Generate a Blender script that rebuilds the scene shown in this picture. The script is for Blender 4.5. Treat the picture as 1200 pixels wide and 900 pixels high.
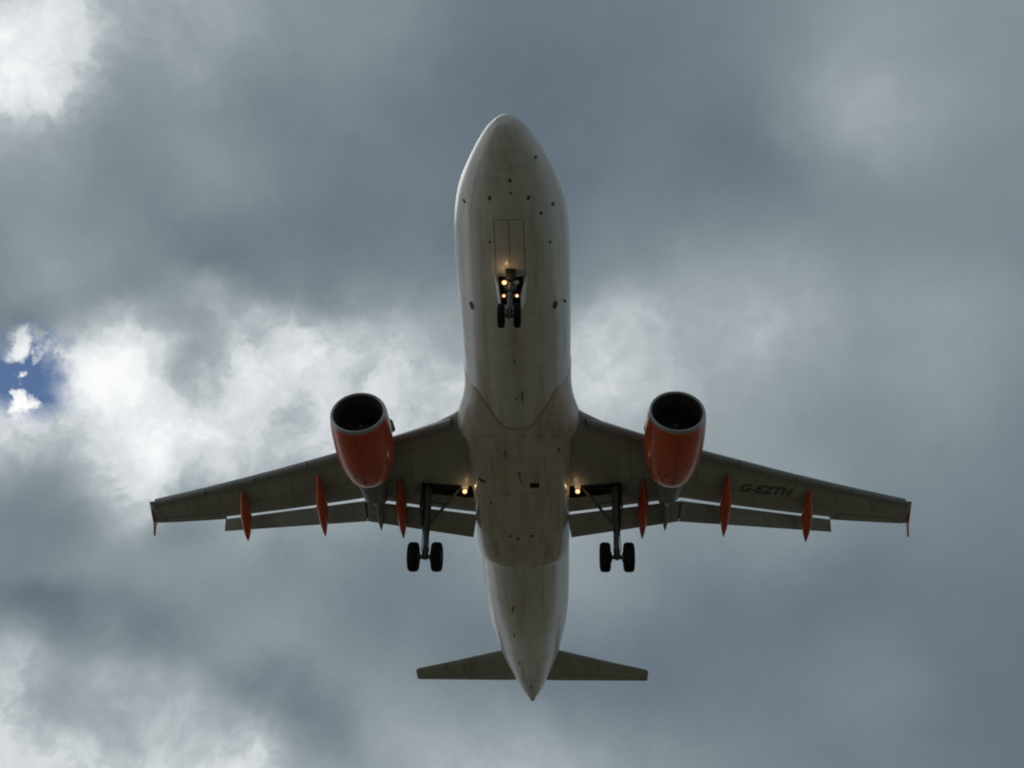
import bpy, bmesh, math, random
import numpy as np
from mathutils import Vector, Matrix
from mathutils.bvhtree import BVHTree
random.seed(7)
sc = bpy.context.scene
for o in list(bpy.data.objects):
    bpy.data.objects.remove(o)

# ------------------------------------------------------------------ camera
PITCH = math.radians(-3.0)                       # the airliner flies 3 degrees nose up
ROOT = Vector((-1.4787, 17.8743, 29.1246))       # its nose, above and ahead of the viewer
cam_d = bpy.data.cameras.new('camera')
cam = bpy.data.objects.new('camera', cam_d)
sc.collection.objects.link(cam)
cam.matrix_world = Matrix(((0.9990617960950782, 0.004938834576473397, 0.04302482418676924, 0),
                           (0.03524532969198875, -0.6700204587418648, -0.7415054629618283, 0),
                           (0.025165339619786332, 0.7423262037543593, -0.6695659137840376, 1.7),
                           (0, 0, 0, 1)))
cam_d.sensor_width = 36
cam_d.lens = 36.965
cam_d.clip_start = 0.1
cam_d.clip_end = 30000
sc.camera = cam
sc.render.resolution_x, sc.render.resolution_y = 1024, 768
sc.view_settings.view_transform = 'Standard'
sc.view_settings.look = 'None'
sc.view_settings.gamma = 1
sc.view_settings.exposure = 0
sc.cycles.filter_width = 2.0                     # the photograph is a soft, much enlarged one

# ------------------------------------------------------------------ sky: broken overcast in front of a Nishita sky
SUN_EL, SUN_AZ = math.radians(60), math.radians(-52)      # azimuth from +Y towards +X
sun_dir = Vector((math.sin(SUN_AZ)*math.cos(SUN_EL), math.cos(SUN_AZ)*math.cos(SUN_EL), math.sin(SUN_EL)))
BASE_TONE = 0.50
# thick and thin places of the cloud deck: direction, angular reach, tone
CLOUDS = [
(-0.451,0.410,0.793,0.13,-0.026),
(-0.328,0.436,0.838,0.13,0.141),
(-0.189,0.456,0.870,0.13,0.063),
(-0.460,0.465,0.756,0.13,0.132),
(-0.336,0.496,0.801,0.13,-0.031),
(0.260,0.517,0.816,0.13,0.047),
(-0.467,0.520,0.715,0.13,0.018),
(-0.407,0.538,0.738,0.13,-0.093),
(-0.342,0.555,0.758,0.13,0.075),
(0.192,0.585,0.788,0.13,-0.051),
(-0.473,0.574,0.668,0.13,-0.032),
(-0.412,0.594,0.690,0.13,0.102),
(-0.347,0.613,0.710,0.13,-0.088),
(-0.276,0.628,0.727,0.13,-0.015),
(-0.201,0.641,0.741,0.13,-0.039),
(-0.122,0.650,0.750,0.13,-0.017),
(-0.042,0.655,0.754,0.13,-0.066),
(0.194,0.645,0.739,0.13,0.047),
(-0.415,0.648,0.638,0.13,0.062),
(0.038,0.714,0.699,0.13,0.003),
(0.118,0.710,0.694,0.13,0.065),
(0.195,0.702,0.685,0.13,0.021),
(0.336,0.675,0.657,0.13,0.062),
(-0.476,0.675,0.564,0.13,-0.006),
(-0.415,0.699,0.583,0.13,0.092),
(-0.349,0.720,0.600,0.13,0.039),
(-0.278,0.738,0.615,0.13,0.062),
(-0.203,0.753,0.627,0.13,0.150),
(-0.124,0.763,0.635,0.13,0.030),
(0.038,0.768,0.639,0.13,0.042),
(-0.413,0.745,0.524,0.13,0.096),
(-0.348,0.767,0.540,0.13,0.092),
(0.193,0.802,0.565,0.13,0.053),
(-0.469,0.761,0.448,0.13,-0.103),
(-0.409,0.786,0.463,0.13,-0.090),
(-0.344,0.809,0.477,0.13,-0.113),
(-0.122,0.854,0.505,0.13,-0.036),
(0.036,0.860,0.509,0.13,0.038),
(0.262,0.830,0.492,0.13,-0.025),
(-0.403,0.822,0.402,0.13,-0.104),
(-0.339,0.845,0.414,0.13,-0.006),
(-0.196,0.880,0.432,0.13,-0.003),
(-0.043,0.896,0.441,0.13,-0.101),
(0.035,0.896,0.442,0.13,-0.076),
(0.112,0.891,0.440,0.13,-0.044),
(-0.454,0.828,0.330,0.13,0.278),
(-0.395,0.853,0.341,0.13,-0.027),
(-0.332,0.876,0.351,0.13,0.244),
(-0.264,0.895,0.359,0.13,0.071),
(-0.118,0.921,0.371,0.13,0.007),
(-0.042,0.926,0.374,0.13,0.068),
(0.034,0.926,0.375,0.13,0.004),
(-0.479,0.379,0.791,0.26,0.019),
(-0.394,0.399,0.828,0.26,-0.023),
(-0.299,0.417,0.859,0.26,-0.006),
(0.245,0.433,0.867,0.26,0.017),
(0.341,0.422,0.840,0.26,0.046),
(-0.492,0.447,0.747,0.26,0.066),
(-0.406,0.471,0.783,0.26,0.039),
(-0.308,0.492,0.814,0.26,0.018),
(0.030,0.522,0.853,0.26,-0.036),
(-0.315,0.567,0.761,0.26,-0.007),
(-0.089,0.597,0.797,0.26,-0.031),
(0.357,0.565,0.744,0.26,0.020),
(-0.320,0.639,0.699,0.26,-0.028),
(-0.209,0.661,0.721,0.26,0.033),
(-0.422,0.677,0.603,0.26,0.025),
(-0.322,0.707,0.630,0.26,0.043),
(-0.210,0.730,0.650,0.26,0.032),
(-0.092,0.744,0.662,0.26,0.053),
(0.030,0.748,0.664,0.26,0.094),
(0.149,0.740,0.656,0.26,0.032),
(0.260,0.723,0.640,0.26,0.025),
(-0.508,0.698,0.504,0.26,-0.056),
(-0.320,0.768,0.555,0.26,0.058),
(-0.210,0.793,0.572,0.26,0.050),
(-0.092,0.807,0.583,0.26,0.121),
(0.029,0.810,0.585,0.26,-0.006),
(-0.415,0.787,0.456,0.26,0.034),
(-0.316,0.821,0.476,0.26,-0.060),
(-0.207,0.846,0.491,0.26,-0.115),
(-0.091,0.861,0.500,0.26,-0.117),
(0.028,0.864,0.502,0.26,-0.013),
(0.145,0.855,0.498,0.26,-0.039),
(-0.493,0.792,0.360,0.26,0.127),
(-0.407,0.831,0.379,0.26,0.118),
(-0.309,0.865,0.396,0.26,0.131),
(-0.202,0.890,0.408,0.26,0.081),
(-0.089,0.905,0.416,0.26,0.111),
(0.027,0.908,0.418,0.26,0.093),
(0.433,0.817,0.380,0.26,-0.059),
(-0.439,0.448,0.779,0.09,0.365),
(-0.403,0.457,0.793,0.09,-0.008),
(-0.392,0.650,0.651,0.09,-0.164),
(-0.416,0.674,0.611,0.09,0.095),
(-0.383,0.684,0.620,0.09,0.065),
(-0.349,0.694,0.629,0.09,0.070),
(-0.440,0.689,0.575,0.09,0.071),
(-0.383,0.714,0.586,0.09,0.028),
(-0.385,0.751,0.537,0.09,-0.117),
(-0.376,0.731,0.570,0.09,0.136),
(-0.443,0.830,0.338,0.09,0.113),
(-0.447,0.794,0.411,0.09,-0.247),
(-0.427,0.816,0.391,0.09,0.072),
(0.296,0.541,0.787,0.09,0.039),
(0.054,0.714,0.698,0.09,0.098),
(0.217,0.693,0.687,0.09,0.059),
(0.240,0.543,0.804,0.09,0.034),
(-0.415,0.643,0.644,0.09,0.148),
(-0.171,0.709,0.684,0.09,0.075),
(-0.396,0.850,0.347,0.09,-0.184),
(0.278,0.858,0.433,0.09,0.042),
(-0.439,0.621,0.649,0.07,-0.055),
(-0.408,0.632,0.659,0.07,-0.067),
(-0.341,0.651,0.678,0.07,0.140),
(-0.306,0.659,0.687,0.07,0.078),
(-0.440,0.645,0.625,0.07,-0.154),
(-0.409,0.655,0.635,0.07,0.209),
(-0.376,0.666,0.644,0.07,0.175),
(-0.342,0.675,0.653,0.07,-0.145),
(-0.270,0.692,0.669,0.07,0.182),
(-0.233,0.699,0.676,0.07,0.132),
(-0.470,0.656,0.590,0.07,0.202),
(-0.307,0.708,0.636,0.07,0.200),
(-0.470,0.678,0.565,0.07,0.144),
(-0.440,0.689,0.575,0.07,-0.059),
(-0.409,0.701,0.584,0.07,-0.044),
(-0.376,0.712,0.593,0.07,0.093),
(-0.342,0.722,0.602,0.07,0.027),
(-0.307,0.731,0.609,0.07,0.089),
(-0.440,0.711,0.549,0.07,-0.067),
(-0.408,0.722,0.558,0.07,-0.024),
(-0.376,0.733,0.567,0.07,0.053),
(-0.342,0.744,0.575,0.07,-0.012),
(-0.439,0.731,0.523,0.07,-0.077),
(-0.375,0.754,0.540,0.07,0.051),
(-0.341,0.764,0.547,0.07,-0.131),
(-0.459,0.789,0.408,0.07,0.209),
(-0.424,0.805,0.416,0.07,0.134),
(-0.386,0.819,0.424,0.07,0.019),
(-0.347,0.833,0.432,0.07,-0.061),
(-0.420,0.820,0.389,0.07,-0.120),
(-0.344,0.848,0.403,0.07,0.079),
(-0.304,0.860,0.409,0.07,-0.119),
(-0.262,0.871,0.415,0.07,-0.139),
(-0.452,0.819,0.355,0.07,-0.224),
(-0.417,0.834,0.362,0.07,-0.032),
(-0.380,0.849,0.368,0.07,-0.026),
(-0.341,0.862,0.375,0.07,-0.180),
(-0.216,0.895,0.390,0.07,-0.134),
]
world = bpy.data.worlds.new('World')
sc.world = world
world.use_nodes = True
nt = world.node_tree
nt.nodes.clear()
N, L = nt.nodes.new, nt.links.new


def math_n(op, a, b=None, c=None, clamp=False):
    n = N('ShaderNodeMath'); n.operation = op; n.use_clamp = clamp
    for i, v in enumerate((a, b, c)):
        if v is None: continue
        if isinstance(v, (int, float)): n.inputs[i].default_value = v
        else: L(v, n.inputs[i])
    return n.outputs[0]


def vec_n(op, a, b=None, scale=None):
    n = N('ShaderNodeVectorMath'); n.operation = op
    for i, v in enumerate((a, b)):
        if v is None: continue
        if isinstance(v, (tuple, list)): n.inputs[i].default_value = v
        else: L(v, n.inputs[i])
    if scale is not None: n.inputs['Scale'].default_value = scale
    return n


def noise_n(vec, scale, detail=6, rough=0.55, dist=0.0):
    n = N('ShaderNodeTexNoise'); n.inputs['Scale'].default_value = scale
    n.inputs['Detail'].default_value = detail; n.inputs['Roughness'].default_value = rough
    n.inputs['Distortion'].default_value = dist
    L(vec, n.inputs['Vector'])
    return n


def remap(v, a, b, c, d, kind='SMOOTHSTEP'):
    n = N('ShaderNodeMapRange'); n.interpolation_type = kind
    L(v, n.inputs['Value'])
    for k, x in zip(('From Min', 'From Max', 'To Min', 'To Max'), (a, b, c, d)):
        n.inputs[k].default_value = x
    return n.outputs['Result']


tc = N('ShaderNodeTexCoord')
direc = vec_n('NORMALIZE', tc.outputs['Generated']).outputs[0]
w1 = vec_n('SUBTRACT', noise_n(direc, 5.5, 5, 0.55).outputs['Color'], (0.5, 0.5, 0.5)).outputs[0]
w2 = vec_n('SUBTRACT', noise_n(direc, 19, 5, 0.6).outputs['Color'], (0.5, 0.5, 0.5)).outputs[0]
P = vec_n('ADD', direc, vec_n('SCALE', w1, scale=0.042).outputs[0]).outputs[0]
P = vec_n('ADD', P, vec_n('SCALE', w2, scale=0.045).outputs[0]).outputs[0]
tone = None
for cx, cy, cz, r, amp in CLOUDS:
    dn = vec_n('DISTANCE', P, (cx, cy, cz)).outputs['Value']
    b = remap(dn, 0, r, amp, 0, 'SMOOTHERSTEP')
    tone = b if tone is None else math_n('ADD', tone, b)
tone = math_n('ADD', tone, BASE_TONE)
# unseen low sky brightened to light the fuselage sides, most on the sun's side
sep = N('ShaderNodeSeparateXYZ'); L(direc, sep.inputs[0])
low = remap(sep.outputs['Z'], 0.33, 0.10, 0, 1)
lft = remap(sep.outputs['X'], 0.5, -0.75, 0.07, 0.24)
tone = math_n('ADD', tone, math_n('MULTIPLY', low, lft))
sidew = remap(sep.outputs['X'], -0.55, -0.85, 0, 0.22)
tone = math_n('ADD', tone, sidew)
# broad variety over the rest of the sky, billows in the thin bright parts, faint mottling in the dark ones
nf = noise_n(P, 13, 9, 0.62, 0.25).outputs['Fac']
nm = noise_n(P, 5.2, 6, 0.5, 0.3).outputs['Fac']
hd = vec_n('DISTANCE', vec_n('ADD', direc, vec_n('SCALE', w2, scale=0.075).outputs[0]).outputs[0], (-0.459, 0.654, 0.602)).outputs['Value']
tone = math_n('ADD', tone, remap(hd, 0.025, 0.045, 0.12, 0))
billow = remap(sep.outputs['X'], -0.02, -0.22, 0.6, 1.0)          # torn on the sun's side, smooth veil elsewhere
bright = math_n('MULTIPLY', remap(tone, 0.50, 0.86, 0.06, 0.62), billow)
tone = math_n('ADD', tone, math_n('MULTIPLY', math_n('SUBTRACT', nf, 0.5), bright))
nb = noise_n(P, 24, 9, 0.6, 0.5).outputs['Fac']
tone = math_n('ADD', tone, math_n('MULTIPLY', math_n('SUBTRACT', nb, 0.5), math_n('MULTIPLY', remap(tone, 0.55, 0.85, 0.03, 0.50), billow)))
PUFFS = []
# the one gap where blue sky shows, with a few shreds of cloud drifting in it
hole = remap(hd, 0.020, 0.056, 1, 0)
shred = remap(noise_n(P, 26, 6, 0.6).outputs['Fac'], 0.52, 0.63, 1, 0)
hole = math_n('MULTIPLY', hole, shred)
torn = vec_n('ADD', direc, vec_n('SCALE', w2, scale=0.06).outputs[0]).outputs[0]
for px_, py_, pz_, pr_ in ((-0.462, 0.634, 0.619, 0.0145), (-0.459, 0.650, 0.606, 0.007)):
    pd = vec_n('DISTANCE', torn, (px_, py_, pz_)).outputs['Value']
    hole = math_n('MULTIPLY', hole, remap(pd, pr_*.55, pr_*1.1, 0, 1))
    tone_puff = remap(pd, pr_*.3, pr_*1.2, 0.24, 0)
    PUFFS.append(tone_puff)
for t_ in PUFFS:
    tone = math_n('ADD', tone, t_)
tone = math_n('ADD', math_n('MINIMUM', tone, 0.82), math_n('MULTIPLY', math_n('MAXIMUM', math_n('SUBTRACT', tone, 0.82), 0.0), 0.5))
ramp = N('ShaderNodeValToRGB')
L(tone, ramp.inputs[0])


def lin(r, g, b):
    f = lambda c: c/255/12.92 if c <= 10 else ((c/255+0.055)/1.055)**2.4
    return (f(r), f(g), f(b), 1)


stops = [(0.36, (78, 91, 102)), (0.44, (100, 113, 125)), (0.50, (116, 129, 137)), (0.58, (138, 150, 155)),
         (0.66, (160, 169, 174)), (0.76, (187, 195, 199)), (0.86, (216, 221, 224)), (0.96, (247, 249, 250)), (1.0, (255, 255, 255))]
el = ramp.color_ramp.elements
el[0].position, el[0].color = stops[0][0], lin(*stops[0][1])
el[1].position, el[1].color = stops[-1][0], lin(*stops[-1][1])
for p_, c_ in stops[1:-1]:
    e_ = el.new(p_); e_.color = lin(*c_)
sky = N('ShaderNodeTexSky'); sky.sky_type = 'NISHITA'; sky.sun_disc = False
sky.sun_elevation = SUN_EL; sky.sun_rotation = SUN_AZ
sky.altitude = 3500; sky.air_density = 1.0; sky.dust_density = 0.0; sky.ozone_density = 1.0
bg_s = N('ShaderNodeBackground'); L(sky.outputs[0], bg_s.inputs[0]); bg_s.inputs[1].default_value = 0.09
bg_c = N('ShaderNodeBackground'); L(ramp.outputs[0], bg_c.inputs[0]); bg_c.inputs[1].default_value = 1.0
mx = N('ShaderNodeMixShader'); L(hole, mx.inputs[0]); L(bg_c.outputs[0], mx.inputs[1]); L(bg_s.outputs[0], mx.inputs[2])
L(mx.outputs[0], N('ShaderNodeOutputWorld').inputs[0])

sun_d = bpy.data.lights.new('sun', 'SUN')
sun_d.energy = 0.5
sun_d.angle = math.radians(38)
sun_d.color = (1.0, 0.96, 0.9)
sun = bpy.data.objects.new('sun', sun_d)
sc.collection.objects.link(sun)
sun.location = (-60, 40, 90)
sun.rotation_euler = (-sun_dir).to_track_quat('-Z', 'Y').to_euler()

# ------------------------------------------------------------------ materials
def mat(name, col, rough=0.5, metal=0.0, coat=0.0, var=0.12, scale=1.5, stretch=(1, 1, 1), dirt=None, dirt_amt=0.0, bump=0.0, ior=1.5):
    m = bpy.data.materials.new(name); m.use_nodes = True
    t = m.node_tree; b = t.nodes['Principled BSDF']
    b.inputs['Roughness'].default_value = rough; b.inputs['Metallic'].default_value = metal
    b.inputs['Coat Weight'].default_value = coat; b.inputs['Coat Roughness'].default_value = 0.14
    b.inputs['IOR'].default_value = ior
    co = t.nodes.new('ShaderNodeTexCoord'); mp = t.nodes.new('ShaderNodeMapping')
    mp.inputs['Scale'].default_value = stretch
    t.links.new(co.outputs['Object'], mp.inputs[0])
    n = t.nodes.new('ShaderNodeTexNoise'); n.inputs['Scale'].default_value = scale
    n.inputs['Detail'].default_value = 8; n.inputs['Roughness'].default_value = 0.6
    t.links.new(mp.outputs[0], n.inputs['Vector'])
    r = t.nodes.new('ShaderNodeValToRGB')
    r.color_ramp.elements[0].position = 0.3; r.color_ramp.elements[1].position = 0.7
    r.color_ramp.elements[0].color = tuple(c*(1-var) for c in col)+(1,)
    r.color_ramp.elements[1].color = tuple(min(1, c*(1+var)) for c in col)+(1,)
    t.links.new(n.outputs['Fac'], r.inputs[0])
    out = r.outputs[0]
    if dirt:
        n2 = t.nodes.new('ShaderNodeTexNoise'); n2.inputs['Scale'].default_value = scale*1.7
        n2.inputs['Detail'].default_value = 10; n2.inputs['Roughness'].default_value = 0.7
        t.links.new(mp.outputs[0], n2.inputs['Vector'])
        r2 = t.nodes.new('ShaderNodeMapRange')
        r2.inputs['From Min'].default_value = 0.48; r2.inputs['From Max'].default_value = 0.75
        r2.inputs['To Max'].default_value = dirt_amt
        t.links.new(n2.outputs['Fac'], r2.inputs['Value'])
        mi = t.nodes.new('ShaderNodeMix'); mi.data_type = 'RGBA'
        t.links.new(r2.outputs[0], mi.inputs['Factor']); t.links.new(out, mi.inputs['A'])
        mi.inputs['B'].default_value = dirt+(1,)
        out = mi.outputs['Result']
    t.links.new(out, b.inputs['Base Color'])
    if bump:
        bp = t.nodes.new('ShaderNodeBump'); bp.inputs['Strength'].default_value = bump; bp.inputs['Distance'].default_value = 0.01
        t.links.new(n.outputs['Fac'], bp.inputs['Height']); t.links.new(bp.outputs[0], b.inputs['Normal'])
    return m


def lamp_mat(name, col, strength):
    m = bpy.data.materials.new(name); m.use_nodes = True
    b = m.node_tree.nodes['Principled BSDF']
    b.inputs['Base Color'].default_value = (0.8, 0.8, 0.8, 1)
    b.inputs['Emission Color'].default_value = col+(1,)
    b.inputs['Emission Strength'].default_value = strength
    return m


WHITE = mat('white_paint', (0.70, 0.695, 0.675), 0.36, coat=0.45, var=0.05, scale=0.9, stretch=(1, 0.12, 1), dirt=(0.30, 0.25, 0.18), dirt_amt=0.75)
BELLY = mat('belly_paint', (0.62, 0.585, 0.52), 0.38, coat=0.4, var=0.07, scale=1.1, stretch=(1, 0.2, 1), dirt=(0.22, 0.175, 0.12), dirt_amt=0.8)
GREY = mat('wing_grey_paint', (0.33, 0.345, 0.33), 0.45, coat=0.1, var=0.10, scale=0.8, stretch=(1, 0.35, 1), dirt=(0.12, 0.11, 0.09), dirt_amt=0.6)
SLATM = mat('slat_metal', (0.22, 0.225, 0.225), 0.5, metal=0.0, var=0.1, scale=1.2)
ORANGE = mat('orange_paint', (0.60, 0.066, 0.012), 0.34, coat=0.5, var=0.08, scale=1.2, stretch=(1, 0.3, 1), dirt=(0.22, 0.05, 0.02), dirt_amt=0.5)
LIP = mat('bare_aluminium', (0.42, 0.43, 0.45), 0.42, metal=0.7, var=0.06, scale=3)
DUCT = mat('intake_liner', (0.07, 0.07, 0.07), 0.45, var=0.1, scale=4)
FANM = mat('fan_titanium', (0.10, 0.10, 0.11), 0.35, metal=0.6, var=0.1, scale=6)
EXH = mat('exhaust_metal', (0.20, 0.20, 0.20), 0.4, metal=0.6, var=0.15, scale=3)
PYL = mat('pylon_grey', (0.22, 0.225, 0.22), 0.45, var=0.1, scale=2)
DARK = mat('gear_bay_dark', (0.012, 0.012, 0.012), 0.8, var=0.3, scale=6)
STEEL = mat('gear_steel', (0.11, 0.115, 0.12), 0.45, metal=0.2, var=0.2, scale=6)
CHROME = mat('oleo_chrome', (0.6, 0.6, 0.6), 0.15, metal=1.0, var=0.05, scale=8)
RUBBER = mat('tyre_rubber', (0.011, 0.011, 0.011), 0.9, var=0.2, scale=9, bump=0.2, ior=1.25)
SEAM = mat('panel_gap', (0.085, 0.075, 0.065), 0.7, var=0.2, scale=9)
SEAMG = mat('panel_gap_grey', (0.13, 0.13, 0.12), 0.6, var=0.2, scale=9)
INK = mat('registration_black', (0.08, 0.08, 0.075), 0.5, var=0.1, scale=9)
DOORW = mat('door_inside_white', (0.80, 0.80, 0.78), 0.4, var=0.08, scale=5)
WARM = lamp_mat('lamp_warm', (1.0, 0.55, 0.28), 2.2)
COOL = lamp_mat('lamp_white', (1.0, 0.60, 0.36), 2.0)
BOWL = lamp_mat('reflector_halo', (1.0, 0.40, 0.12), 0.55)  # reflector made to emit, painting in a halo round each lit lamp
UNLIT = mat('lamp_glass_unlit', (0.45, 0.46, 0.46), 0.1, var=0.05, scale=6)
GROUND = mat('dry_grass', (0.16, 0.135, 0.085), 0.9, var=0.35, scale=0.02, dirt=(0.06, 0.075, 0.03), dirt_amt=0.8)

# ------------------------------------------------------------------ helpers
COL = sc.collection


def link(name, me, parent=None):
    o = bpy.data.objects.new(name, me); COL.objects.link(o)
    if parent is not None: o.parent = parent
    return o


def build(name, vs, fs, m, parent=None, sharp=35, fix=True):
    me = bpy.data.meshes.new(name)
    me.from_pydata([tuple(map(float, v)) for v in vs], [], fs)
    if fix:
        bm = bmesh.new(); bm.from_mesh(me)
        bmesh.ops.remove_doubles(bm, verts=bm.verts, dist=1e-5)
        bmesh.ops.recalc_face_normals(bm, faces=bm.faces)
        bm.to_mesh(me); bm.free()
    for p in me.polygons: p.use_smooth = True
    me.set_sharp_from_angle(angle=math.radians(sharp))
    for mm in (m if isinstance(m, (list, tuple)) else [m]): me.materials.append(mm)
    return link(name, me, parent)


def pchip(xs, ys):
    xs = np.array(xs, float); ys = np.array(ys, float)
    h = np.diff(xs); d = np.diff(ys)/h
    m = np.zeros(len(xs)); m[0] = d[0]; m[-1] = d[-1]
    for i in range(1, len(xs)-1):
        if d[i-1]*d[i] > 0:
            w1_, w2_ = 2*h[i]+h[i-1], h[i]+2*h[i-1]
            m[i] = (w1_+w2_)/(w1_/d[i-1]+w2_/d[i])

    def f(x):
        x = min(max(x, xs[0]), xs[-1])
        i = min(int(np.searchsorted(xs, x, 'right'))-1, len(h)-1)
        t = (x-xs[i])/h[i]
        return ((1+2*t)*(1-t)**2*ys[i]+t*(1-t)**2*h[i]*m[i]+t*t*(3-2*t)*ys[i+1]+t*t*(t-1)*h[i]*m[i+1])
    return f


class MB:
    """collects vertices and faces of one mesh"""
    def __init__(s): s.v, s.f = [], []

    def add(s, vs, fs):
        k = len(s.v); s.v += [tuple(v) for v in vs]; s.f += [tuple(i+k for i in f) for f in fs]; return s

    def loft(s, secs, closed=True, caps=True):
        n = len(secs[0]); vs = [p for q in secs for p in q]; fs = []
        for i in range(len(secs)-1):
            for j in range(n if closed else n-1):
                a, b = i*n+j, i*n+(j+1) % n
                fs.append((a, b, b+n, a+n))
        if caps and closed:
            fs.append(tuple(range(n))[::-1]); fs.append(tuple((len(secs)-1)*n+j for j in range(n)))
        return s.add(vs, fs)

    def tube(s, pts, radii, n=12, caps=True):
        if isinstance(radii, (int, float)): radii = [radii]*len(pts)
        P_ = [Vector(p) for p in pts]; secs = []
        for i, p in enumerate(P_):
            d = (P_[min(i+1, len(P_)-1)]-P_[max(i-1, 0)]).normalized()
            a = d.orthogonal().normalized() if abs(d.x) > .9 else Vector((1, 0, 0)).cross(d).normalized()
            b = d.cross(a)
            secs.append([p+radii[i]*(math.cos(t)*a+math.sin(t)*b) for t in [2*math.pi*k/n for k in range(n)]])
        return s.loft(secs, True, caps)

    def lathe(s, prof, c, axis='y', n=48, caps=False):
        secs = []
        for y, r in prof:
            ring = []
            for k in range(n):
                t = 2*math.pi*k/n
                if axis == 'y': ring.append((c[0]+r*math.cos(t), c[1]+y, c[2]+r*math.sin(t)))
                else: ring.append((c[0]+y, c[1]+r*math.cos(t), c[2]+r*math.sin(t)))
            secs.append(ring)
        return s.loft(secs, True, caps)

    def prism(s, poly, nrm):
        """polygon of 3D points thickened by the vector nrm"""
        n = len(poly); q = [tuple(np.array(p)+np.array(nrm)) for p in poly]
        fs = [tuple(range(n))[::-1], tuple(range(n, 2*n))]+[(i, (i+1) % n, (i+1) % n+n, i+n) for i in range(n)]
        return s.add(list(poly)+q, fs)

    def box(s, lo, hi):
        x0, y0, z0 = lo; x1, y1, z1 = hi
        return s.prism([(x0, y0, z0), (x1, y0, z0), (x1, y1, z0), (x0, y1, z0)], (0, 0, z1-z0))

    def build(s, name, m, parent=None, sharp=35): return build(name, s.v, s.f, m, parent, sharp)


def bevel(o, w, seg=2):
    bm = bmesh.new(); bm.from_mesh(o.data)
    es = [e for e in bm.edges if len(e.link_faces) == 2 and e.calc_face_angle(0) > 0.6]
    bmesh.ops.bevel(bm, geom=es, offset=w, segments=seg, affect='EDGES', profile=0.5)
    bm.to_mesh(o.data); bm.free()
    return o


def carve(o, cutter_mb, m):
    c = cutter_mb.build('cutter', m, plane)
    o.data.materials.append(m) if m.name not in o.data.materials else None
    md = o.modifiers.new('cut', 'BOOLEAN'); md.operation = 'DIFFERENCE'; md.solver = 'EXACT'; md.object = c
    md.material_mode = 'TRANSFER'
    dg = bpy.context.evaluated_depsgraph_get(); dg.update()
    me = bpy.data.meshes.new_from_object(o.evaluated_get(dg))
    o.modifiers.clear(); o.data = me
    bpy.data.objects.remove(c)


def bvh(o): 
    return BVHTree.FromPolygons([v.co.copy() for v in o.data.vertices], [tuple(p.vertices) for p in o.data.polygons])


def from_below(tree, x, y):
    h = tree.ray_cast(Vector((x, y, -20)), Vector((0, 0, 1)))
    return (h[0], h[1]) if h[0] is not None else (None, None)


def seam(tree, paths, name, m, parent, w=0.03, off=0.006):
    """thin lines lying on a surface, followed from below: paths are lists of (x, y)"""
    mb = MB()
    for path in paths:
        pts = []
        for (x0, y0), (x1, y1) in zip(path[:-1], path[1:]):
            k = max(2, int(math.hypot(x1-x0, y1-y0)/0.12))
            pts += [(x0+(x1-x0)*i/k, y0+(y1-y0)*i/k) for i in range(k)]
        pts.append(path[-1])
        P_, Q_ = [], []
        for x, y in pts:
            h, nn = from_below(tree, x, y)
            if h is None: continue
            P_.append(h); Q_.append(nn if nn.z < 0 else -nn)
        vs, fs = [], []
        for i, p in enumerate(P_):
            d = P_[min(i+1, len(P_)-1)]-P_[max(i-1, 0)]
            sd = d.cross(Q_[i]).normalized()*w/2
            vs += [p+Q_[i]*off+sd, p+Q_[i]*off-sd]
            if i: fs.append((2*i-2, 2*i-1, 2*i+1, 2*i))
        mb.add(vs, fs)
    return mb.build(name, m, parent, 80)


# ------------------------------------------------------------------ ground
R_ = 9000
gr = build('ground', [(R_*math.cos(2*math.pi*k/64), R_*math.sin(2*math.pi*k/64), 0) for k in range(64)], [tuple(range(64))], GROUND, None, fix=False)
gr['kind'] = 'structure'

# ------------------------------------------------------------------ the airliner (x: its port side, y: aft from the nose, z: up)
plane = bpy.data.objects.new('airliner', None); COL.objects.link(plane)
plane.location = ROOT; plane.rotation_euler = (PITCH, 0, 0)
plane['label'] = 'white twin-engined passenger jet with orange engines flying overhead, landing gear and flaps down'
plane['category'] = 'airplane'

half = pchip([0, .05, .15, .3, .42, .9, 1.87, 2.72, 3.6, 4.5, 6, 8, 24, 26, 27.5, 29.65, 32.07, 34.57, 36.2, 37.3, 37.57],
             [.02, .21, .36, .51, .61, .91, 1.36, 1.65, 1.82, 1.91, 1.97, 1.975, 1.975, 1.965, 1.92, 1.75, 1.47, 1.01, .64, .28, .17])
zbot = pchip([0, .05, .15, .3, .5, 1, 2, 3, 4.5, 6, 8, 22, 24, 26, 28, 30, 32, 34, 36, 37.57],
             [-.57, -.77, -.90, -1.02, -1.14, -1.37, -1.70, -1.90, -2.03, -2.07, -2.07, -2.07, -1.99, -1.72, -1.30, -.83, -.37, .08, .50, .80])
ztop = pchip([0, .05, .15, .3, .5, 1, 1.6, 2.6, 3.5, 4.5, 6, 8, 26, 30, 34, 37.57],
             [-.53, -.36, -.22, -.08, .07, .33, .60, 1.35, 1.72, 1.95, 2.07, 2.07, 2.07, 1.97, 1.65, 1.14])


def fus_r(y, th):
    """distance of the skin from the tube axis at the angle th (0 = straight down)"""
    a = half(y); zc = (ztop(y)+zbot(y))/2; b = (ztop(y)-zbot(y))/2
    return a, zc, b


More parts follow.
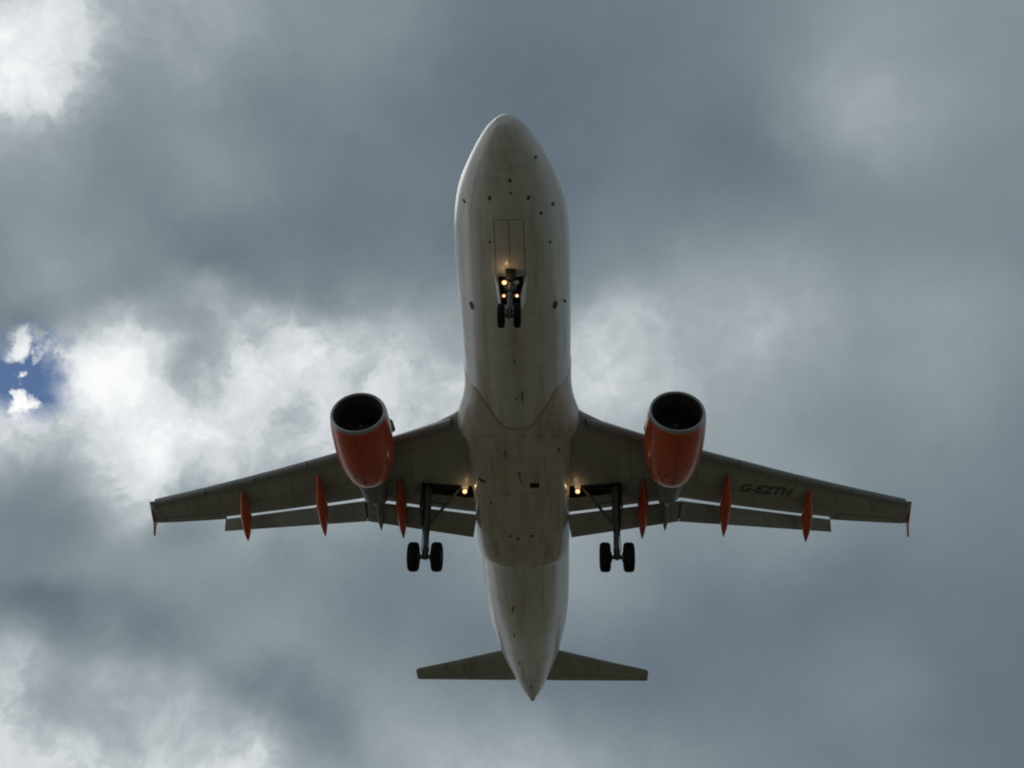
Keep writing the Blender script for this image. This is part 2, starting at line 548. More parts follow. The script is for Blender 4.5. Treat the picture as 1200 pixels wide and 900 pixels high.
ys = [0, .02, .05, .1, .15, .22, .3, .42, .6, .9, 1.2, 1.5, 1.87, 2.3, 2.72, 3.15, 3.6, 4.1, 4.5, 5.2, 6, 7, 8]+[8+i for i in range(1, 15)]+list(np.arange(22.5, 37.4, .5))+[37.57]
secs = []
for y in ys:
    a, zc, b = fus_r(y, 0)
    secs.append([(a*math.sin(t), y, zc-b*math.cos(t)) for t in [2*math.pi*k/96 for k in range(96)]])
fus = MB().loft(secs).build('fuselage', WHITE, plane, 50)
mbc = MB().box((-.40, 4.92, -2.6), (.40, 6.15, -1.35)).box((-.14, 4.62, -2.6), (.14, 5.0, -1.45))
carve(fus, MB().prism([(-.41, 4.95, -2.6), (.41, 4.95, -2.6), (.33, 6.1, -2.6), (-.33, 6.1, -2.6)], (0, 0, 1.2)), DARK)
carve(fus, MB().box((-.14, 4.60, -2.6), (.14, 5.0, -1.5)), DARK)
fus_t = bvh(fus)

# belly fairing: wraps the lower fuselage, starting in a V and ending in a rounded U
A_ = pchip([10.4, 11.1, 11.8, 12.3, 12.65, 13.1, 13.6, 14.4, 16, 22], [1.985, 2.02, 2.10, 2.24, 2.36, 2.13, 2.03, 2.0, 1.97, 1.97])


def box_r(y, th):
    dx, dz = math.sin(th), -math.cos(th)
    lo, hi = 0.5, 4.0
    for _ in range(40):
        r = (lo+hi)/2
        v = (abs(r*dx)/A_(y))**3.4+(abs(r*dz+.55)/1.76)**3.4
        if v > 1: hi = r
        else: lo = r
    return lo


def ell_r(y, th):
    a, zc, b = fus_r(y, 0); dx, dz = math.sin(th), -math.cos(th)
    return 1/math.sqrt((dx/a)**2+(dz/b)**2)


y0f = pchip([0, .20, .27, .40, .80, 1.2, 1.7], [12.08, 12.06, 11.95, 11.62, 10.68, 10.45, 10.3])
y1f = pchip([0, .5, .8, 1.2, 1.7], [20.98, 21.02, 21.12, 21.25, 21.5])
secs = []
NT = 30
for i in range(NT+1):
    t = i/NT; row = []
    for k in range(81):
        th = (k/80-.5)*2*math.radians(97)
        ya, yb = y0f(abs(th)), y1f(abs(th))
        tt = t*t*(3-2*t)*.5+t*.5
        y = ya+(yb-ya)*tt
        g1 = min(1, (y-ya)/1.7); g1 = g1*g1*(3-2*g1)
        u = min(1, max(0, (y-(yb-2.1))/2.1)); g2 = math.sqrt(max(0, 1-u**3.2))
        side = min(1, max(0, (math.radians(97)-abs(th))/math.radians(28))); side = side*side*(3-2*side)
        rf, rb = ell_r(y, th)+.022, max(box_r(y, th), ell_r(y, th)+.022)
        r = rf+(rb-rf)*g1*g2*side
        if i in (0, NT): r = ell_r(y, th)-.04
        elif k in (0, 80): r = ell_r(y, th)-.03
        row.append((r*math.sin(th), y, -r*math.cos(th)))
    secs.append(row)
fair = MB().loft(secs, closed=False).build('belly_fairing', BELLY, plane, 40)
fair_t = bvh(fair)


# ------------------------------------------------------------------ wings
def wz(x): a = abs(x)-2; return -1.25+.09*a+.004*a*a


def lerp(a, b, t): return a+(b-a)*t


def pl(x, pts):
    xs = [p[0] for p in pts]; vs = [p[1] for p in pts]
    return float(np.interp(x, xs, vs))


LEP = [(1.2, 11.6), (2.05, 12.2), (2.48, 12.61), (7.43, 15.22), (16.81, 20.24)]      # leading edge with slats out
TEP = [(1.2, 18.18), (1.98, 18.13), (6.57, 17.82), (13.31, 20.43)]                     # shroud in front of the flaps
TEO = [(13.31, 20.62), (16.85, 21.8)]                                                  # aileron and tip
THK = [(1.2, 1.05), (2.48, .92), (6.5, .58), (13.3, .30), (16.85, .17)]


def wing_section(x, le, te, zte, blunt):
    t = pl(x, THK); z0 = wz(x); c = te-le; pts = []
    N1 = 15
    us = [(1-math.cos(math.pi*.5*i/N1)) for i in range(N1+1)]
    zle = z0+.38*t
    for u in us[::-1]:                                         # lower, from the trailing edge forward
        e = .38*t*(1-math.sqrt(max(0, 1-(1-min(1, u/.22))**2)))
        pts.append((x, le+u*c, z0+e+(zte-z0)*u**3))
    for u in us[1:]:                                           # upper
        if u < .3: zz = zle+.62*t*math.sqrt(max(0, 1-(1-u/.3)**2))
        else:
            k = (u-.3)/.7
            zz = lerp(z0+t, zte+blunt, k**1.5)
        pts.append((x, le+u*c, zz))
    return pts


def fence_poly(zt): return [(20.35, zt+.05), (21.3, zt+.42), (22.15, zt+.85), (22.38, zt+.85), (22.05, zt+.0), (22.36, zt-.36), (22.26, zt-.40), (21.75, zt-.12), (21.0, zt-.05)]


def spindle(pts, ws, hs, n=16):
    """pointed body: centre points, half widths and half depths"""
    return [[(p[0]+w*math.cos(t), p[1], p[2]+h*math.sin(t)) for t in [2*math.pi*k/n for k in range(n)]] for p, w, h in zip(pts, ws, hs)]


def mirror(pts, s): return [(s*p[0], p[1], p[2]) for p in pts]


FLE = [(1.86, 18.08, -1.38), (6.512, 17.79, -.884), (6.516, 17.79, -.878), (13.262, 20.365, .151)]
FTE = [(2.04, 18.95, -1.89), (6.452, 18.47, -1.43), (6.470, 18.47, -1.43), (13.316, 20.76, -.22)]


def flap_section(a, b):
    a, b = np.array(a), np.array(b); c = b-a; cl = np.linalg.norm(c); n = np.array((0, -c[2], c[1]))/cl
    if n[2] > 0: n = -n                                        # n points to the underside
    pts = []
    us = [(1-math.cos(math.pi*i/12))/2 for i in range(13)]
    tk = .13*cl
    y_ = lambda u: 5*tk*(.2969*math.sqrt(u)-.126*u-.3516*u*u+.2843*u**3-.1015*u**4)
    for u in us[::-1]: pts.append(tuple(a+c*u+n*(y_(u)*1.0+.004)))
    for u in us[1:]: pts.append(tuple(a+c*u-n*y_(u)*.45))
    return pts


def make_wing(s):
    side = MB()
    secs = []
    for x in (1.2, 1.7, 2.05, 2.48, 3.2, 4.0, 5.0, 5.8, 6.57, 7.43, 9, 10.5, 12, 13.30):
        le = pl(x, LEP)+(.16 if x > 2.5 else 0); te = pl(x, TEP)
        secs.append(wing_section(x, le, te, wz(x)+.06, .10))
    for x in (13.32, 14.5, 15.7, 16.69, 16.72, 16.85):
        le = pl(x, LEP)+.16*(x < 16.7); te = pl(x, TEO)
        secs.append(wing_section(x, le, te, wz(x)+.07, .015))
    secs.append([(16.95+.17*(p[1]-20.2)/1.7, lerp(p[1], 21.2, .05), lerp(p[2], wz(17)+.08, .8)) for p in secs[-1]])
    w = MB().loft([mirror(q, s) for q in secs]).build('wing', GREY, plane, 40)
    x0, x1 = sorted((s*1.75, s*4.12))
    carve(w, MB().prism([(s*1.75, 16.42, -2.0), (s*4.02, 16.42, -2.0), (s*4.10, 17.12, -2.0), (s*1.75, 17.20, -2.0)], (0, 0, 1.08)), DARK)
    tree = bvh(w)
    # slats, drooped ahead of the leading edge
    for xa, xb in ((2.60, 5.25), (6.28, 8.75), (8.79, 11.3), (11.34, 13.85), (13.89, 16.68)):
        q = []
        for i in range(7):
            x = lerp(xa, xb, i/6); le = pl(x, LEP); t = pl(x, THK); z = wz(x)-.03; k = .55+.45*min(1, t/.6)
            out = [(.36*k, .00), (.22*k, -.005), (.10*k, .03), (.03*k, .085), (0, .16), (.03*k, .25), (.14*k, .36*min(1, t/.45)), (.34*k, .46*min(1, t/.45)), (.6*k, .52*min(1, t/.45))]
            inn = [(.36*k, .40*min(1, t/.45)), (.2*k, .27), (.13*k, .17), (.2*k, .075), (.36*k, .03)]
            q.append([(s*x, le+yy, z+zz) for yy, zz in out+inn])
        MB().loft(q).build('slat', SLATM, w)
    # flaps
    for i0, i1 in ((0, 1), (2, 3)):
        q = []
        for i in range(9):
            t = i/8
            q.append(mirror(flap_section([lerp(a, b, t) for a, b in zip(FLE[i0], FLE[i1])], [lerp(a, b, t) for a, b in zip(FTE[i0], FTE[i1])]), s))
        MB().loft(q).build('flap', GREY, w, 30)
    MB().prism([(s*6.47, 17.80, -1.0), (s*6.57, 17.80, -1.0), (s*6.51, 18.34, -1.37), (s*6.43, 18.34, -1.37)], (0, .03, .03)).build('flap_seal', SEAM, w)
    # flap track fairings
    for (x, yf, zf), (ym, zm), (ya, za), wd, hd in (((4.94, 16.15, -1.06), (17.55, -1.45), (18.89, -2.03), .225, .36),
                                                   ((8.355, 16.35, -.63), (17.84, -1.03), (19.32, -1.60), .23, .34),
                                                   ((12.01, 18.05, -.06), (19.42, -.46), (20.40, -1.04), .225, .31)):
        P_, W_, H_ = [], [], []
        fy = pchip([0, .5, 1], [yf, ym, ya]); fz = pchip([0, .5, 1], [zf, zm, za])
        for i in range(25):
            t = i/24; P_.append((x, fy(t), fz(t)))
            e = min(1, (t/.42))**.75 if t < .42 else max(0, 1-((t-.42)/.58)**2.1)**.9
            W_.append(wd*e+.004); H_.append(hd*e+.006)
        MB().loft([mirror(q, s) for q in spindle(P_, W_, H_)]).build('flap_track_fairing', ORANGE, w, 60)
    # wing tip fence
    zt = wz(16.9)+.08
    fo = MB().prism([(s*(16.90+.19*(y-20.3)/1.7), y, z) for y, z in fence_poly(zt)], (s*.075, 0, 0)).build('wingtip_fence', ORANGE, w)
    bevel(fo, .02)
    # aileron hinge line, spars and ribs
    seam(tree, [[(s*13.6, lerp(pl(13.6, LEP), 20.7, .78)), (s*16.5, lerp(pl(16.5, LEP), 21.68, .76))],
                [(s*13.6, lerp(pl(13.6, LEP), 20.7, .78)), (s*13.62, 20.68)], [(s*16.5, lerp(pl(16.5, LEP), 21.68, .76)), (s*16.52, 21.66)]],
         'aileron_gap', SEAM, w, .035)
    ribs = []
    for f in (.2, .62):
        ribs.append([(s*x, lerp(pl(x, LEP), pl(x, TEP) if x < 13.3 else pl(x, TEO), f)) for x in (2.6, 4, 6.57, 9, 11, 13.2)])
    for x in (4.3, 7.0, 9.6, 10.9, 13.25, 15.0):
        te = pl(x, TEP) if x < 13.3 else pl(x, TEO)
        ribs.append([(s*x, lerp(pl(x, LEP), te, .2)), (s*(x+.12), lerp(pl(x, LEP), te, .62))])
    seam(tree, ribs, 'panel_seam', SEAMG, w, .02)
    if s > 0:
        # registration under the port wing, read with the nose up
        cu = bpy.data.curves.new('registration', 'FONT'); cu.body = 'G-EZTH'; cu.size = .72; cu.shear = .28; cu.offset = .034; cu.space_character = 1.02
        to = bpy.data.objects.new('registration_text', cu); COL.objects.link(to)
        dg = bpy.context.evaluated_depsgraph_get(); dg.update()
        me = bpy.data.meshes.new_from_object(to.evaluated_get(dg)); bpy.data.objects.remove(to)
        xs = [v.co.x for v in me.vertices]; wdt = max(xs)-min(xs)
        bm = bmesh.new(); bm.from_mesh(me)
        bmesh.ops.triangulate(bm, faces=bm.faces)
        bmesh.ops.subdivide_edges(bm, edges=[e for e in bm.edges if e.calc_length() > .12], cuts=2)
        p0, p1 = Vector((9.0, 17.72)), Vector((11.32, 18.50))
        d = (p1-p0); d2 = d.normalized()
        for v in bm.verts:
            u = (v.co.x-min(xs))/wdt
            x = p0.x+d.x*u; y = p0.y+d.y*u-v.co.y*.95
            h, _ = from_below(tree, x, y)
            v.co = (x, y, (h.z if h else wz(x))-.006)
        bm.to_mesh(me); bm.free(); me.materials.append(INK)
        link('registration', me, w)
    return w, tree


# ------------------------------------------------------------------ engines
def make_engine(s):
    c = (s*5.78, 11.12, -2.1)
    prof = [(.06, .905), (.03, .925), (.008, .945), (0, .965), (.015, .99), (.06, 1.015), (.14, 1.035)]
    nac = [(.14, 1.035), (.27, 1.055), (.5, 1.075), (.9, 1.095), (1.4, 1.10), (1.9, 1.085), (2.3, 1.045), (2.7, .985), (3.05, .905), (3.36, .815), (3.38, .80), (3.2, .77), (2.8, .76)]
    e = MB().lathe(nac, c, n=64).build('engine_nacelle', ORANGE, plane, 40)
    MB().lathe(prof, c, n=64).build('intake_lip', LIP, e, 60)
    MB().lathe([(.06, .905), (.16, .885), (.30, .868), (.6, .858), (.95, .87), (1.25, .875), (1.3, .0)], c, n=64).build('intake_duct', DUCT, e, 40)
    sp = [(0.72, .004), (.74, .04), (.82, .11), (.95, .2), (1.1, .27), (1.2, .3)]
    MB().lathe(sp, c, n=32).build('spinner', FANM, e, 60)
    mb = MB()
    for k in range(36):
        a = 2*math.pi*k/36; q = []
        for r, tw in ((.27, .25), (.5, .5), (.7, .8), (.86, 1.0)):
            ca, sa = math.cos(a), math.sin(a)
            hw = .055+.05*r
            row = []
            for dv in (-1, 1):
                t_, y_ = dv*hw*math.sin(tw), dv*hw*math.cos(tw)
                row.append((c[0]+r*ca-t_*sa, c[1]+1.1+y_, c[2]+r*sa+t_*ca))
            for dv in (1, -1):
                t_, y_ = dv*hw*math.sin(tw)+.008, dv*hw*math.cos(tw)
                row.append((c[0]+r*ca-t_*sa, c[1]+1.1+y_, c[2]+r*sa+t_*ca))
            q.append(row)
        mb.loft(q)
    mb.build('fan', FANM, e, 30)
    MB().lathe([(2.6, .62), (3.4, .60), (4.1, .52), (4.8, .42), (4.82, .39), (4.5, .37)], c, n=40).build('core_nozzle', EXH, e, 40)
    MB().lathe([(4.3, .29), (4.8, .26), (5.2, .16), (5.5, .03)], c, n=32).build('exhaust_plug', EXH, e, 60)
    MB().lathe([(2.85, .58), (2.87, .775)], c, n=48).build('bypass_duct', DARK, e)
    # strake on the inboard shoulder
    a = math.radians(42)
    rp = lambda y, r: (c[0]-s*r*math.cos(a), c[1]+y, c[2]+r*math.sin(a))
    st = MB().prism([rp(.95, 1.08), rp(1.45, 1.33), rp(1.95, 1.39), rp(2.05, 1.37), rp(2.05, 1.05)], (0.02, 0, .02)).build('nacelle_strake', PYL, e)
    # seams of the cowl doors
    tree = bvh(e)
    seam(tree, [[(c[0], c[1]+.4), (c[0], c[1]+3.25)], [(c[0]-1.0, c[1]+.62), (c[0]+1.0, c[1]+.62)], [(c[0]-1.0, c[1]+2.05), (c[0]+1.0, c[1]+2.05)]], 'cowl_seam', mat_seam_or, e, .012)
    for px, py in ((.12, 1.0), (-.3, 2.5), (0, 2.9)):
        h, nn = from_below(tree, c[0]+px, c[1]+py)
        MB().tube([h, h-Vector((0, 0, .035))], .035, 8).build('drain', SEAM, e)
    # pylon and its tail under the wing
    poly = [(12.25, -1.02), (13.4, -.62), (14.5, -.42), (16.2, -.55), (17.6, -.72), (17.7, -1.0), (17.3, -1.45), (16.6, -1.74), (15.9, -1.80), (15.0, -1.35), (13.4, -1.0)]
    py = MB().prism([(c[0]-.19, y, z) for y, z in poly], (.38, 0, 0)).build('pylon', PYL, e)
    bevel(py, .07, 3)
    pts = [(s*5.86, 16.7, -1.25), (s*5.87, 17.2, -1.33), (s*5.875, 17.8, -1.42), (s*5.885, 18.4, -1.55), (s*5.9, 18.83, -1.66)]
    fy = lambda t, j: float(np.interp(t*4, range(5), [p[j] for p in pts]))
    P_ = [(fy(i/16, 0), fy(i/16, 1), fy(i/16, 2)) for i in range(17)]
    W_ = [.004+.15*(1 if i < 7 else (1-((i-7)/9)**1.8)) for i in range(17)]
    MB().loft(spindle(P_, W_, [w*1.3 for w in W_])).build('pylon_tail_fairing', PYL, e, 60)
    return e


mat_seam_or = mat('cowl_gap', (0.10, 0.02, 0.01), 0.6, var=0.2, scale=9)


# ------------------------------------------------------------------ landing gear
def wheel(name, c, r, w, parent):
    h = w/2
    mb = MB().lathe([(-h*.70, r*.42), (-h*.96, r*.58), (-h, r*.72), (-h*.93, r*.88), (-h*.68, r*.975), (-h*.3, r), (-h*.26, r*.985), (-h*.22, r), (0, r), (h*.22, r), (h*.26, r*.985), (h*.3, r), (h*.68, r*.975), (h*.93, r*.88), (h, r*.72), (h*.96, r*.58), (h*.70, r*.42)], c, 'x', 40)
    wo = mb.build(name, [RUBBER, STEEL], parent, 40)
    mb2 = MB().lathe([(-h*.55, .02), (-h*.55, r*.2), (-h*.62, r*.36), (-h*.78, r*.45), (h*.78, r*.45), (h*.62, r*.36), (h*.55, r*.2), (h*.55, .02)], c, 'x', 32, True)
    me = wo.data; bm = bmesh.new(); bm.from_mesh(me)
    vs = [bm.verts.new(v) for v in mb2.v]
    for f in mb2.f:
        fc = bm.faces.new([vs[i] for i in f]); fc.material_index = 1
    bmesh.ops.recalc_face_normals(bm, faces=bm.faces)
    bm.to_mesh(me); bm.free()
    return wo


def make_main_gear(s):
    top, axle = (s*3.84, 16.85, -1.0), (s*3.795, 17.75, -3.75)
    L_ = lambda t: tuple(lerp(a, b, t) for a, b in zip(top, axle))
    mb = MB().tube([top, L_(.25), L_(.62), L_(.64)], [.19, .18, .17, .13], 16)
    mb.tube([L_(.62), L_(.9)], .10, 16)
    mb.tube([L_(.86), L_(.93), L_(1.0), (axle[0], axle[1]+.03, axle[2]-.1)], [.10, .13, .14, .08], 14)
    mb.tube([(axle[0]-.46, axle[1], axle[2]), (axle[0]+.46, axle[1], axle[2])], .085, 14)
    mb.tube([(axle[0]-.27, axle[1], axle[2]), (axle[0]-.2, axle[1], axle[2])], .19, 18)
    mb.tube([(axle[0]+.2, axle[1], axle[2]), (axle[0]+.27, axle[1], axle[2])], .19, 18)
    mb.tube([L_(.22), (top[0], top[1]-.25, -1.0)], .05, 8)
    g = mb.build('main_landing_gear', STEEL, plane)
    for dx in (-.465, .465): wheel('wheel', (axle[0]+dx, axle[1], axle[2]), .585, .43, g)
    m2 = MB()
    k1, k2 = L_(.62), L_(.92)
    kn = (k1[0], k1[1]+.42, lerp(k1[2], k2[2], .5))
    for o_ in (-.07, .07):
        m2.tube([(k1[0]+o_*1.3, k1[1]+.08, k1[2]), (kn[0]+o_*.4, kn[1], kn[2])], [.045, .035], 8)
        m2.tube([(kn[0]+o_*.4, kn[1], kn[2]), (k2[0]+o_*1.3, k2[1]+.05, k2[2])], [.035, .045], 8)
    m2.build('torque_link', STEEL, g)
    el = (s*3.05, 16.95, -1.75)
    m3 = MB().tube([L_(.60), el], [.05, .065], 10).tube([el, (s*2.45, 16.75, -1.0)], [.065, .07], 10)
    m3.tube([el, L_(.18)], .03, 8)
    m3.build('side_brace', STEEL, g)
    m4 = MB()
    for o_ in (-.09, .1): m4.tube([(top[0]+o_, top[1]-.12, -1.1), (L_(.5)[0]+o_, L_(.5)[1]-.14, L_(.5)[2]), (L_(.95)[0]+o_*1.5, L_(.95)[1]-.13, L_(.95)[2])], .018, 6)
    m4.build('brake_hose', RUBBER, g)
    xo = s*4.02
    d = MB().prism([(xo, 16.5, -1.05), (xo+s*.03, 16.65, -2.0), (xo-s*.02, 17.0, -2.62), (xo-s*.02, 17.35, -2.62), (xo+s*.03, 17.5, -2.0), (xo, 17.3, -1.05)], (s*.03, 0, 0)).build('gear_door', STEEL, g)
    bevel(d, .012)
    return g


def lamp(name, c, r, m, parent, aim=(0, -.8, -.6)):
    d = Vector(aim).normalized(); c = Vector(c)
    hs = MB().tube([c-d*.0, c-d*.06, c-d*r*1.3, c-d*r*1.5], [r*1.12, r*1.12, r*.6, r*.1], 24, False).build(name, STEEL, parent)
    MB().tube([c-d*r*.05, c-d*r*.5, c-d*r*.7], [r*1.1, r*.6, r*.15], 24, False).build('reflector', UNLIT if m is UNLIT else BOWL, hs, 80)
    MB().tube([c-d*r*.55, c-d*r*.1, c+d*r*.1], [r*.40, r*.44, r*.1], 20).build('bulb', m, hs, 80)
    return hs


def glow(c, col, watts, parent, r=.06):
    ld = bpy.data.lights.new('lamp_light', 'POINT'); ld.energy = watts; ld.color = col; ld.shadow_soft_size = r
    o = bpy.data.objects.new('lamp_light', ld); COL.objects.link(o); o.location = c; o.parent = parent
    return o


def make_nose_gear():
    axle = (0, 5.07, -3.78)
    mb = MB().tube([(0, 4.86, -1.55), (0, 4.93, -2.4), (0, 4.97, -2.75)], [.13, .12, .11], 16)
    mb.tube([(0, 4.97, -2.75), (0, 5.05, -3.55)], .07, 14)
    mb.tube([(0, 5.04, -3.45), axle, (0, 5.08, -3.86)], [.09, .10, .06], 12)
    mb.tube([(-.22, 5.07, -3.78), (.22, 5.07, -3.78)], .06, 12)
    mb.tube([(-.2, 4.95, -2.6), (.2, 4.95, -2.6)], .09, 12)        # steering cylinder across the leg
    mb.tube([(-.30, 4.97, -1.9), (.30, 4.97, -1.9)], .06, 10)
    g = mb.build('nose_landing_gear', STEEL, plane)
    for dx in (-.25, .25): wheel('wheel', (dx, axle[1], axle[2]), .385, .225, g)
    m2 = MB()
    for o_ in (-.05, .05):
        m2.tube([(o_*1.5, 5.03, -2.75), (o_*.4, 5.38, -3.15), (o_*1.5, 5.1, -3.5)], [.04, .03, .04], 8)
    m2.build('torque_link', STEEL, g)
    m3 = MB().tube([(-.09, 4.62, -1.75), (-.05, 4.93, -2.55)], .045, 8).tube([(.09, 4.62, -1.75), (.05, 4.93, -2.55)], .045, 8)
    m3.build('drag_brace', STEEL, g)
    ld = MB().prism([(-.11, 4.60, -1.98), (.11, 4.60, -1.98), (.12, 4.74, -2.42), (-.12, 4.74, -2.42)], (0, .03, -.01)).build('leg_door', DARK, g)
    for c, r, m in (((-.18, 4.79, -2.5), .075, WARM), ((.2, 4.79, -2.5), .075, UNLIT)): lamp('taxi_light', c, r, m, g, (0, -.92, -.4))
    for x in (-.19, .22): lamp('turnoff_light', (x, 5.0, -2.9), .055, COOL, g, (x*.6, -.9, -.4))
    MB().tube([(-.19, 5.03, -2.86), (.22, 5.03, -2.86)], .03, 8).build('lamp_bracket', STEEL, g)
    MB().tube([(-.18, 4.86, -2.47), (.2, 4.86, -2.47)], .035, 8).build('lamp_bracket', STEEL, g)
    glow((-.18, 4.62, -2.36), (1.0, .62, .30), 1.6, g, .05)
    for s in (-1, 1):
        d = MB().prism([(s*.50, 4.96, -1.98), (s*.36, 5.06, -2.52), (s*.31, 5.25, -2.64), (s*.31, 5.85, -2.58), (s*.42, 6.0, -2.0)], (s*.035, 0, -.01)).build('nose_gear_door', DOORW, plane)
        bevel(d, .01)
    return g


def make_landing_light(s):
    c = (s*2.28, 16.62, -1.34)
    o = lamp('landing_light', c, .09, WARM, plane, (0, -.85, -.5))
    MB().tube([(s*2.28, 16.75, -1.0), (s*2.28, 16.70, -1.36)], .03, 8).build('lamp_bracket', STEEL, o)
    sh = MB()
    sh.tube([(s*2.28, 16.62, -1.10), (s*2.28, 16.58, -1.16)], [.02, .13], 16, True).build('halo_dish', DOORW, o)  # pale dish added above the lamp, catching its light as a halo
    glow((s*2.26, 16.40, -1.50), (1.0, .66, .34), 1.8, o, .05)
    return o


def make_tail(s):
    secs = []
    for x, le, te, z, t in ((.3, 31.55, 35.15, .68, .40), (.94, 31.98, 35.27, .75, .36), (1.52, 32.32, 35.4, .81, .32), (4, 33.82, 35.87, 1.08, .21), (6.2, 35.13, 36.32, 1.34, .12), (6.36, 35.35, 36.33, 1.36, .05)):
        us = [(1-math.cos(math.pi*i/12))/2 for i in range(13)]
        f = lambda u: t*5*(.2969*math.sqrt(u)-.126*u-.3516*u*u+.2843*u**3-.1015*u**4)
        c = te-le
        secs.append([(s*x, le+u*c, z-f(u)-.004) for u in us[::-1]]+[(s*x, le+u*c, z+f(u)) for u in us[1:]])
    h = MB().loft(secs).build('horizontal_stabiliser', GREY, plane, 40)
    tree = bvh(h)
    seam(tree, [[(s*1.3, 34.45), (s*6.1, 35.98)], [(s*6.1, 35.98), (s*6.1, 36.25)], [(s*3.6, 34.0), (s*3.65, 35.15)]], 'elevator_gap', SEAM, h, .03)
    return h


wing_t = {}
for s in (-1, 1):
    w_, wing_t[s] = make_wing(s)
    make_engine(s)
    make_main_gear(s)
    make_landing_light(s)
    make_tail(s)
make_nose_gear()

# fin and rudder
secs = []
for z, le, te, t in ((1.2, 29.7, 36.2, .62), (2.2, 30.9, 36.35, .55), (5, 33.3, 36.95, .38), (7.7, 35.5, 37.5, .2), (7.85, 35.9, 37.52, .05)):
    us = [(1-math.cos(math.pi*i/12))/2 for i in range(13)]
    f = lambda u: t*2.6*(.2969*math.sqrt(u)-.126*u-.3516*u*u+.2843*u**3-.1015*u**4)
    secs.append([(f(u)+.005, le+u*(te-le), z) for u in us[::-1]]+[(-f(u), le+u*(te-le), z) for u in us[1:]])
MB().loft(secs).build('tail_fin', ORANGE, plane, 40)

# small fittings on the belly
def on(tree, x, y): h, n = from_below(tree, x, y); return h, (n if n.z < 0 else -n)


def port(tree, x, y, rx, ry, m, name, h=.012):
    ring = []; n = 18
    c, nn = on(tree, x, y)
    for k in range(n):
        a = 2*math.pi*k/n; q, nq = on(tree, x+rx*math.cos(a), y+ry*math.sin(a)); ring.append(q)
    vs = [p+nn*h for p in ring]+[p-nn*.02 for p in ring]
    fs = [tuple(range(n))]+[(k, (k+1) % n, (k+1) % n+n, k+n) for k in range(n)]
    return build(name, vs, fs, m, plane, 30)


def blade(tree, x, y, ln, ht, name='blade_antenna'):
    h, nn = on(tree, x, y); d = Vector((0, 1, 0)); sd = d.cross(nn).normalized()*.02
    q = [h-d*ln/2-nn*.02, h+d*ln*.2+nn*ht, h+d*ln*.5+nn*ht, h+d*ln*.55-nn*.02]
    return MB().prism([p-sd for p in q], sd*2).build(name, SEAM, plane)


for x, y, r in ((.08, 1.59, .05), (.09, 1.98, .035), (-.56, 2.18, .055), (.63, 2.2, .055), (1.37, 2.77, .05), (1.0, 2.82, .045), (-1.4, 2.67, .045), (.86, 1.15, .035), (-.61, 3.67, .035), (1.27, 3.99, .035), (.0, 8.68, .04), (.01, 10.54, .035)):
    port(fus_t, x, y, r, r*1.2, SEAM, 'static_port')
for x, y in ((-1.38, 6.61), (1.42, 6.65)): port(fus_t, x, y, .08, .17, SEAM, 'air_vent')
blade(fus_t, 1.72, 6.81, .12, .09); blade(fus_t, .23, 10.3, .28, .25); blade(fus_t, -.55, 24.2, .3, .22)
blade(fair_t, -.49, 13.24, .32, .25); blade(fair_t, 1.5, 13.1, .2, .1, 'drain_mast'); blade(fair_t, .03, 14.37, .2, .2, 'drain_mast')
for x, y, a, b in ((-1.46, 15.03, .16, .09), (-1.16, 16.24, .05, .05), (.08, 14.83, .04, .05), (-.47, 18.3, .06, .07), (-.16, 18.5, .06, .08), (.4, 18.3, .07, .08)):
    port(fair_t, x, y, a, b, SEAM, 'vent')
h, nn = on(fair_t, .58, 15.06)
MB().box((.40, 14.93, h.z-.012), (.76, 15.22, h.z+.03)).build('air_outlet', DARK, plane)
for x in (-.78, .58): port(fair_t, x, 17.08, .06, .2, WHITE, 'fairing_bump', .05)
for x, y, a, b in ((-.02, 35.3, .06, .10), (-.02, 35.9, .06, .06), (-.55, 31.6, .03, .2), (-.62, 27.4, .035, .28), (.35, 29.1, .04, .05), (-.3, 25.6, .04, .05)):
    port(fus_t, x, y, a, b, SEAM, 'tail_drain')
# exhaust of the auxiliary power unit
MB().lathe([(-.1, .2), (.06, .165), (.20, .15), (.21, .12), (.1, .10), (.09, .0)], (0, 37.50, .965), n=24).build('auxiliary_exhaust', DARK, plane)

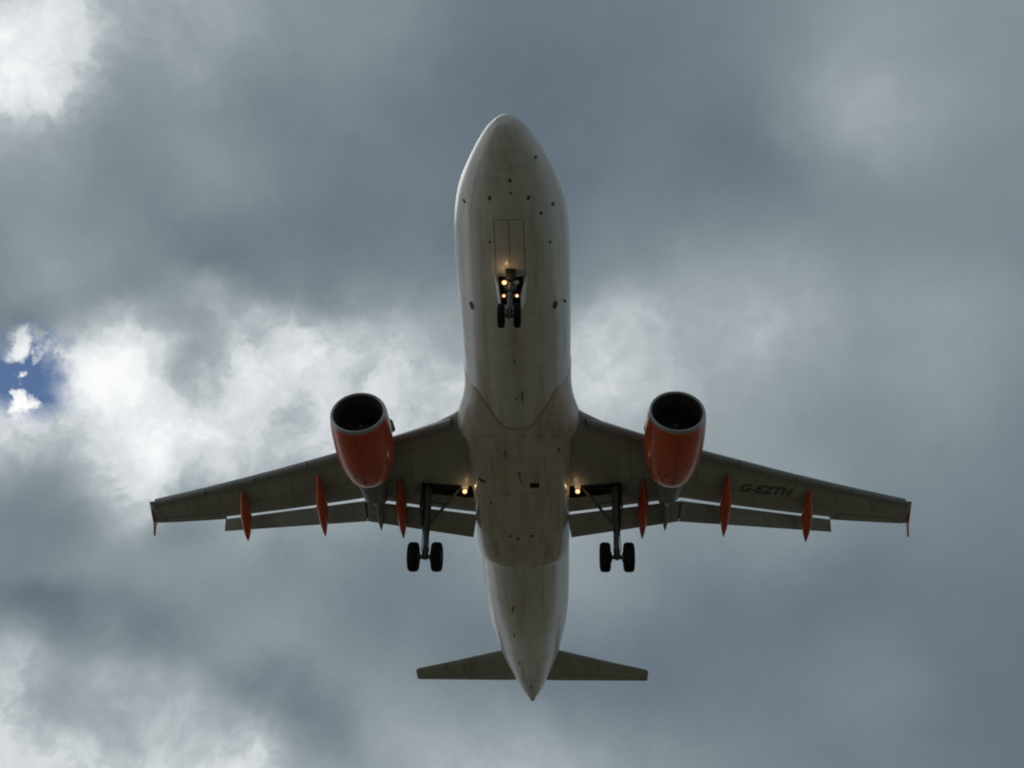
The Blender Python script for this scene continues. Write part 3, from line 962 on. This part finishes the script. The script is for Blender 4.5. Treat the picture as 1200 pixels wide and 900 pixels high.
# door outlines and panel joints
seam(fus_t, [[(-.46, 4.93), (-.46, 2.83), (.46, 2.83), (.46, 4.93)], [(0, 2.85), (0, 4.58)]], 'nose_door_gap', SEAM, plane, .017)
JOINT = mat('skin_lap', (0.42, 0.40, 0.36), 0.6, var=0.1, scale=9)
for y in (1.25, 3.9, 6.6, 7.9, 9.1, 22.6, 24.0, 25.4, 27.0, 28.6, 30.2):
    seam(fus_t, [[(x/20*half(y)*.9, y) for x in range(-20, 21)]], 'skin_joint', JOINT, plane, .014, .004)
for x, ya, yb in ((-.95, 6.2, 10.6), (.95, 6.2, 10.6), (-.8, 21.6, 28.6), (.8, 21.6, 28.6)):
    seam(fus_t, [[(x, ya), (x, yb)]], 'skin_joint', JOINT, plane, .014, .004)
seam(fus_t, [[(-.7, 34.3), (.7, 34.3)], [(-.45, 31.2), (-.35, 34.3)], [(.45, 31.2), (.35, 34.3)], [(-.45, 31.2), (.45, 31.2)]], 'tail_panel_joint', SEAM, plane, .018)
mb = MB(); vs, fs = [], []
for k in range(121):                              # darker band along the front edge of the fairing
    th = (k/120-.5)*2*.86
    y = y0f(abs(th)); 
    for dy, dr in ((-.035, .004), (.0, .03), (.035, .034)):
        r = ell_r(y+dy, th)+dr; vs.append((r*math.sin(th), y+dy, -r*math.cos(th)))
    if k:
        for q in (0, 1): fs.append((3*k-3+q, 3*k-2+q, 3*k+1+q, 3*k+q))
build('fairing_front_band', vs, fs, mat('band_grey', (0.38, 0.35, 0.31), .7, var=.2, scale=4), plane, 80)
fj = [[(x, 12.45) for x in np.linspace(-1.7, 1.7, 9)], [(x, 13.55) for x in np.linspace(-1.75, 1.75, 9)], [(x, 15.6) for x in np.linspace(-1.75, 1.75, 9)],
      [(x, 17.75) for x in np.linspace(-1.75, 1.75, 9)], [(x, 18.05) for x in np.linspace(-1.7, 1.7, 9)], [(x, 19.3) for x in np.linspace(-1.5, 1.5, 9)],
      [(0, 15.6), (0, 17.75)], [(-1.0, 13.55), (-1.0, 15.6)], [(1.0, 13.55), (1.0, 15.6)], [(-1.2, 15.6), (-1.2, 17.75)], [(1.2, 15.6), (1.2, 17.75)]]
seam(fair_t, fj, 'fairing_panel_joint', SEAMG, plane, .009)
